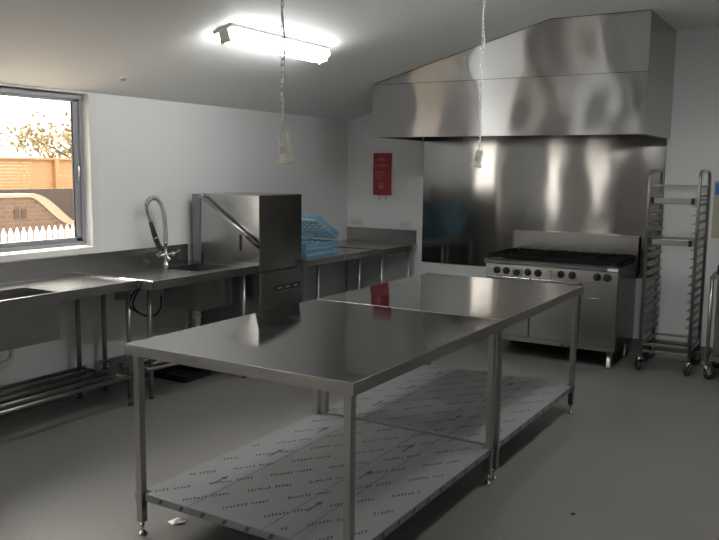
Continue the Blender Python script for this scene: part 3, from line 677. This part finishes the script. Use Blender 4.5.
MB().box(3.925, 4.18, -.50, -.32, .8755, .915).build('insert', M_plug, t, .004)

# ============================================================ PENDANT POWER OUTLETS ON CHAINS
def pendant(label, x, y, z0, z1, tilt, sway):
    t = thing('pendant_socket', label, 'hanging socket', (x, y, zc(x)), 'cream sockets hung on chains from the ceiling')
    MB().lathe((x, y, zc(x)-.0005), (0, 0, -1), [(0, .04), (.012, .04), (.02, .02)]).build('ceiling_rose', M_plug, t)
    top = zc(x)-.02; zt = z1+.03; n = 26
    cable = [(x+.006*math.sin(k*.9)+sway*(k/n), y+.008*math.cos(k*.7), top+(zt-.04-top)*k/n) for k in range(n+1)]
    cable.append((x+sway, y, z1-.004))
    MB().tube(smooth(cable, 3), .0036, 8).build('cable', M_plug, t)
    m = MB(); L = .034; nl = int((top-zt)/(L*.78))
    for k in range(nl):
        zc_ = top-L*.5-k*(top-zt-L)/max(1, nl-1); xx = x+sway*(k/nl)-.004; lk = []
        for j in range(12):
            a = 2*math.pi*j/12; hx = .008*math.cos(a); hz = L/2*math.sin(a)
            lk.append((xx+(hx if k % 2 else 0), y+(0 if k % 2 else hx)-.004, zc_+hz))
        m.tube(lk, .0017, 5, closed=True)
    m.build('chain', M_chrome, t)
    R = Matrix.Rotation(tilt, 3, 'Y'); p = Vector((x+sway, y, z1))
    def rb(mb, a0, a1, b0, b1, h0, h1): mb.box(p.x+a0, p.x+a1, p.y+b0, p.y+b1, p.z+h0, p.z+h1, R, p); return mb
    hh = z1-z0
    bd = rb(MB(), -.021, .021, -.020, .020, -hh, 0).build('socket_body', M_cream, t, .005)
    rb(MB(), -.028, .028, -.026, .026, -hh-.010, -hh+.010).build('socket_collar', M_cream, t, .003)
    m = MB()
    for hy in (-1, 1): m.tube([p+R @ Vector((a, hy*.024, b)) for a, b in ((-.0, -.03), (.0, .0), (.0, .022))], .003, 6)
    m.tube([p+R @ Vector((0, b, c)) for b, c in ((-.024, .02), (-.012, .034), (0, .038), (.012, .034), (.024, .02))], .003, 6)
    m.build('hanging_loop', M_plug, t)
    m = rb(MB(), -.012, .012, -.0208, -.020, -hh*.72, -hh*.40); m.build('face_plate', M_alu, bd)
pendant('cream socket hanging on the left chain in front of the ceiling light', 2.655, -4.745, 1.715, 1.825, math.radians(-7), .0)
pendant('cream socket hanging on the right chain in front of the steel hood', 2.65, -2.56, 1.715, 1.82, math.radians(12), .0)

# ============================================================ FLOOR BITS
tag(MB().add([(2.10, -4.93, .001), (2.15, -4.945, .004), (2.185, -4.90, .008), (2.17, -4.87, .001), (2.125, -4.885, .012), (2.14, -4.92, .014)], [(0, 1, 5), (1, 2, 5), (2, 3, 4), (2, 4, 5), (4, 0, 5), (0, 4, 3, 2, 1)]).build('plastic_scrap', M_white), 'crumpled scrap of white film on the floor by the near table leg', 'scrap')
tag(MB().lathe((3.72, -3.785, 0.0003), (0, 0, 1), [(0, .011), (.006, .010), (.009, .004)], 10).build('screw_cap', M_black), 'tiny black cap lying on the open floor at the right', 'cap')

# ============================================================ OUTSIDE
def brick():
    m, nt, b = new_mat('garden_brick'); N = nt.nodes; L = nt.links
    tc = N.new('ShaderNodeTexCoord'); mp = N.new('ShaderNodeMapping'); mp.inputs['Rotation'].default_value = (0, math.radians(90), math.radians(90))
    sp_ = N.new('ShaderNodeSeparateXYZ'); cb = N.new('ShaderNodeCombineXYZ'); L.new(tc.outputs['Object'], sp_.inputs[0]); L.new(sp_.outputs[1], cb.inputs[0]); L.new(sp_.outputs[2], cb.inputs[1])
    bk = N.new('ShaderNodeTexBrick'); bk.inputs['Scale'].default_value = 3.4; bk.inputs['Color1'].default_value = (.10, .06, .04, 1); bk.inputs['Color2'].default_value = (.135, .085, .055, 1); bk.inputs['Mortar'].default_value = (.15, .115, .085, 1)
    bk.inputs['Mortar Size'].default_value = .02
    L.new(cb.outputs[0], bk.inputs['Vector']); L.new(bk.outputs[0], b.inputs['Base Color']); b.inputs['Roughness'].default_value = .8; return m
M_brick = brick()
M_coping = plain('pale_coping', (.30, .235, .16), .7)
M_timber = plain('orange_timber', (.40, .215, .095), .6, scale=6, var=.12)
M_picket = plain('white_picket_paint', (.85, .84, .82), .5)
M_darkfence = plain('weathered_board', (.055, .04, .03), .7)
M_leaf = plain('leaf', (.24, .19, .10), .6, var=.3, scale=3); M_bark = plain('bark', (.20, .14, .10), .8)
struct(MB().box(-40, 20, -40, 30, -.5, -.3).build('ground', plain('garden_ground', (.2, .17, .13), .9)))
pf = thing('picket_fence', 'white picket fence outside, nearest to the window', 'fence', (-4, -1.5, -.3))
proto = None; npk = 0
for k in range(46):
    y = -3.3+k*.0935
    if proto is None:
        proto = MB().prism([(-4, y-.030, -.3), (-4, y+.030, -.3), (-4, y+.030, .84), (-4, y, .915), (-4, y-.030, .84)], (-.018, 0, 0)).build('picket', M_picket, pf)
    else:
        c_ = proto.copy(); C.objects.link(c_); c_.location = (0, k*.0935, 0)
for z in (.0, .60): MB().box(-4.06, -4.02, -3.4, 1.1, z, z+.08).build('rail', M_picket, pf)
gw = thing('garden_wall', 'brick garden wall with a pale coping swooping down to the right', 'garden wall', (-7, 0, -.3))
top = [(-6, 1.20), (1.05, 1.18)]
for k in range(1, 13):
    u = k/12; top.append((1.05+u*.95, 1.18-.52*(3*u*u-2*u**3)))
top.append((5, .64))
poly = [(-7, -6, -.3)]+[(-7, y, z) for y, z in top]+[(-7, 5, -.3)]
MB().prism(poly, (-.45, 0, 0)).build('brickwork', M_brick, gw)
cp = MB()
for (ya, za), (yb, zb) in zip(top[:-1], top[1:]): cp.bar((-7.225, ya, za+.0), (-7.225, yb, zb+.0), .50, .05 if yb < 1.06 or ya > 1.99 else .05+.11*math.sin(math.pi*(ya+.04-1.05)/.95))
cp.build('coping', M_coping, gw)
for y in (.74, .88): MB().box(-6.999, -6.985, y, y+.09, .80, .96).build('vent_block', M_darkfence, gw)
bf = tag(MB().box(-8.7, -8.6, -6, 8, -.3, 1.235).build('boundary_boards', M_darkfence), 'dark low boundary wall behind the brick garden wall', 'wall')
tf = thing('timber_fence', 'orange slatted timber fence behind the garden wall', 'fence', (-10, 2, -.3))
for k in range(12):
    z = 1.0+k*.068; MB().box(-10.03, -10, -6, 10, z, z+.0665).build('slat', M_timber, tf)
for y in (-1.5, 1.2, 3.9, 6.6): MB().box(-9.99, -9.90, y-.05, y+.05, -.3, 1.82).build('post', M_timber, tf)
MB().box(-10.04, -9.9, -6, 10, 1.815, 1.85).build('fence_cap', M_timber, tf)
def tree(label, x, y, hgt, spread, n, seed):
    rnd = random.Random(seed); t = thing('garden_tree', label, 'tree', (x, y, -.3), 'trees beyond the timber fence')
    m = MB(); m.tube([(x, y, -.3), (x+.1, y+.1, hgt*.4), (x-.1, y+.2, hgt*.8), (x, y, hgt)], [.18, .14, .08, .02], 8); tips = []
    for k in range(14):
        a = rnd.random()*6.28; z = hgt*(.35+.6*rnd.random()); l = spread*(.5+.5*rnd.random()); e = Vector((x+math.cos(a)*l, y+math.sin(a)*l, z+.5*l)); tips.append(e)
        m.tube([(x, y, z), Vector((x, y, z)).lerp(e, .5)+Vector((0, 0, .1)), e], [.05, .03, .01], 6)
    m.build('trunk', M_bark, t); f = MB()
    for k in range(n):
        c = rnd.choice(tips); p = c+Vector((rnd.gauss(0, .38), rnd.gauss(0, .38), rnd.gauss(0, .3)))
        a = Vector((rnd.gauss(0, 1), rnd.gauss(0, 1), rnd.gauss(0, 1))).normalized()*.12; b = a.orthogonal().normalized()*.05
        f.add([p-a, p+b, p+a, p-b], [(0, 1, 2, 3)])
    f.build('foliage', M_leaf, t)
tree('leafy tree at the left beyond the slatted fence', -13.5, 1.9, 4.3, 1.7, 1700, 3)
tree('lower bushy tree at the right beyond the slatted fence', -17, 10, 2.4, 1.5, 2200, 5)

for o in bpy.data.objects:
    if '_w' in o: del o['_w']
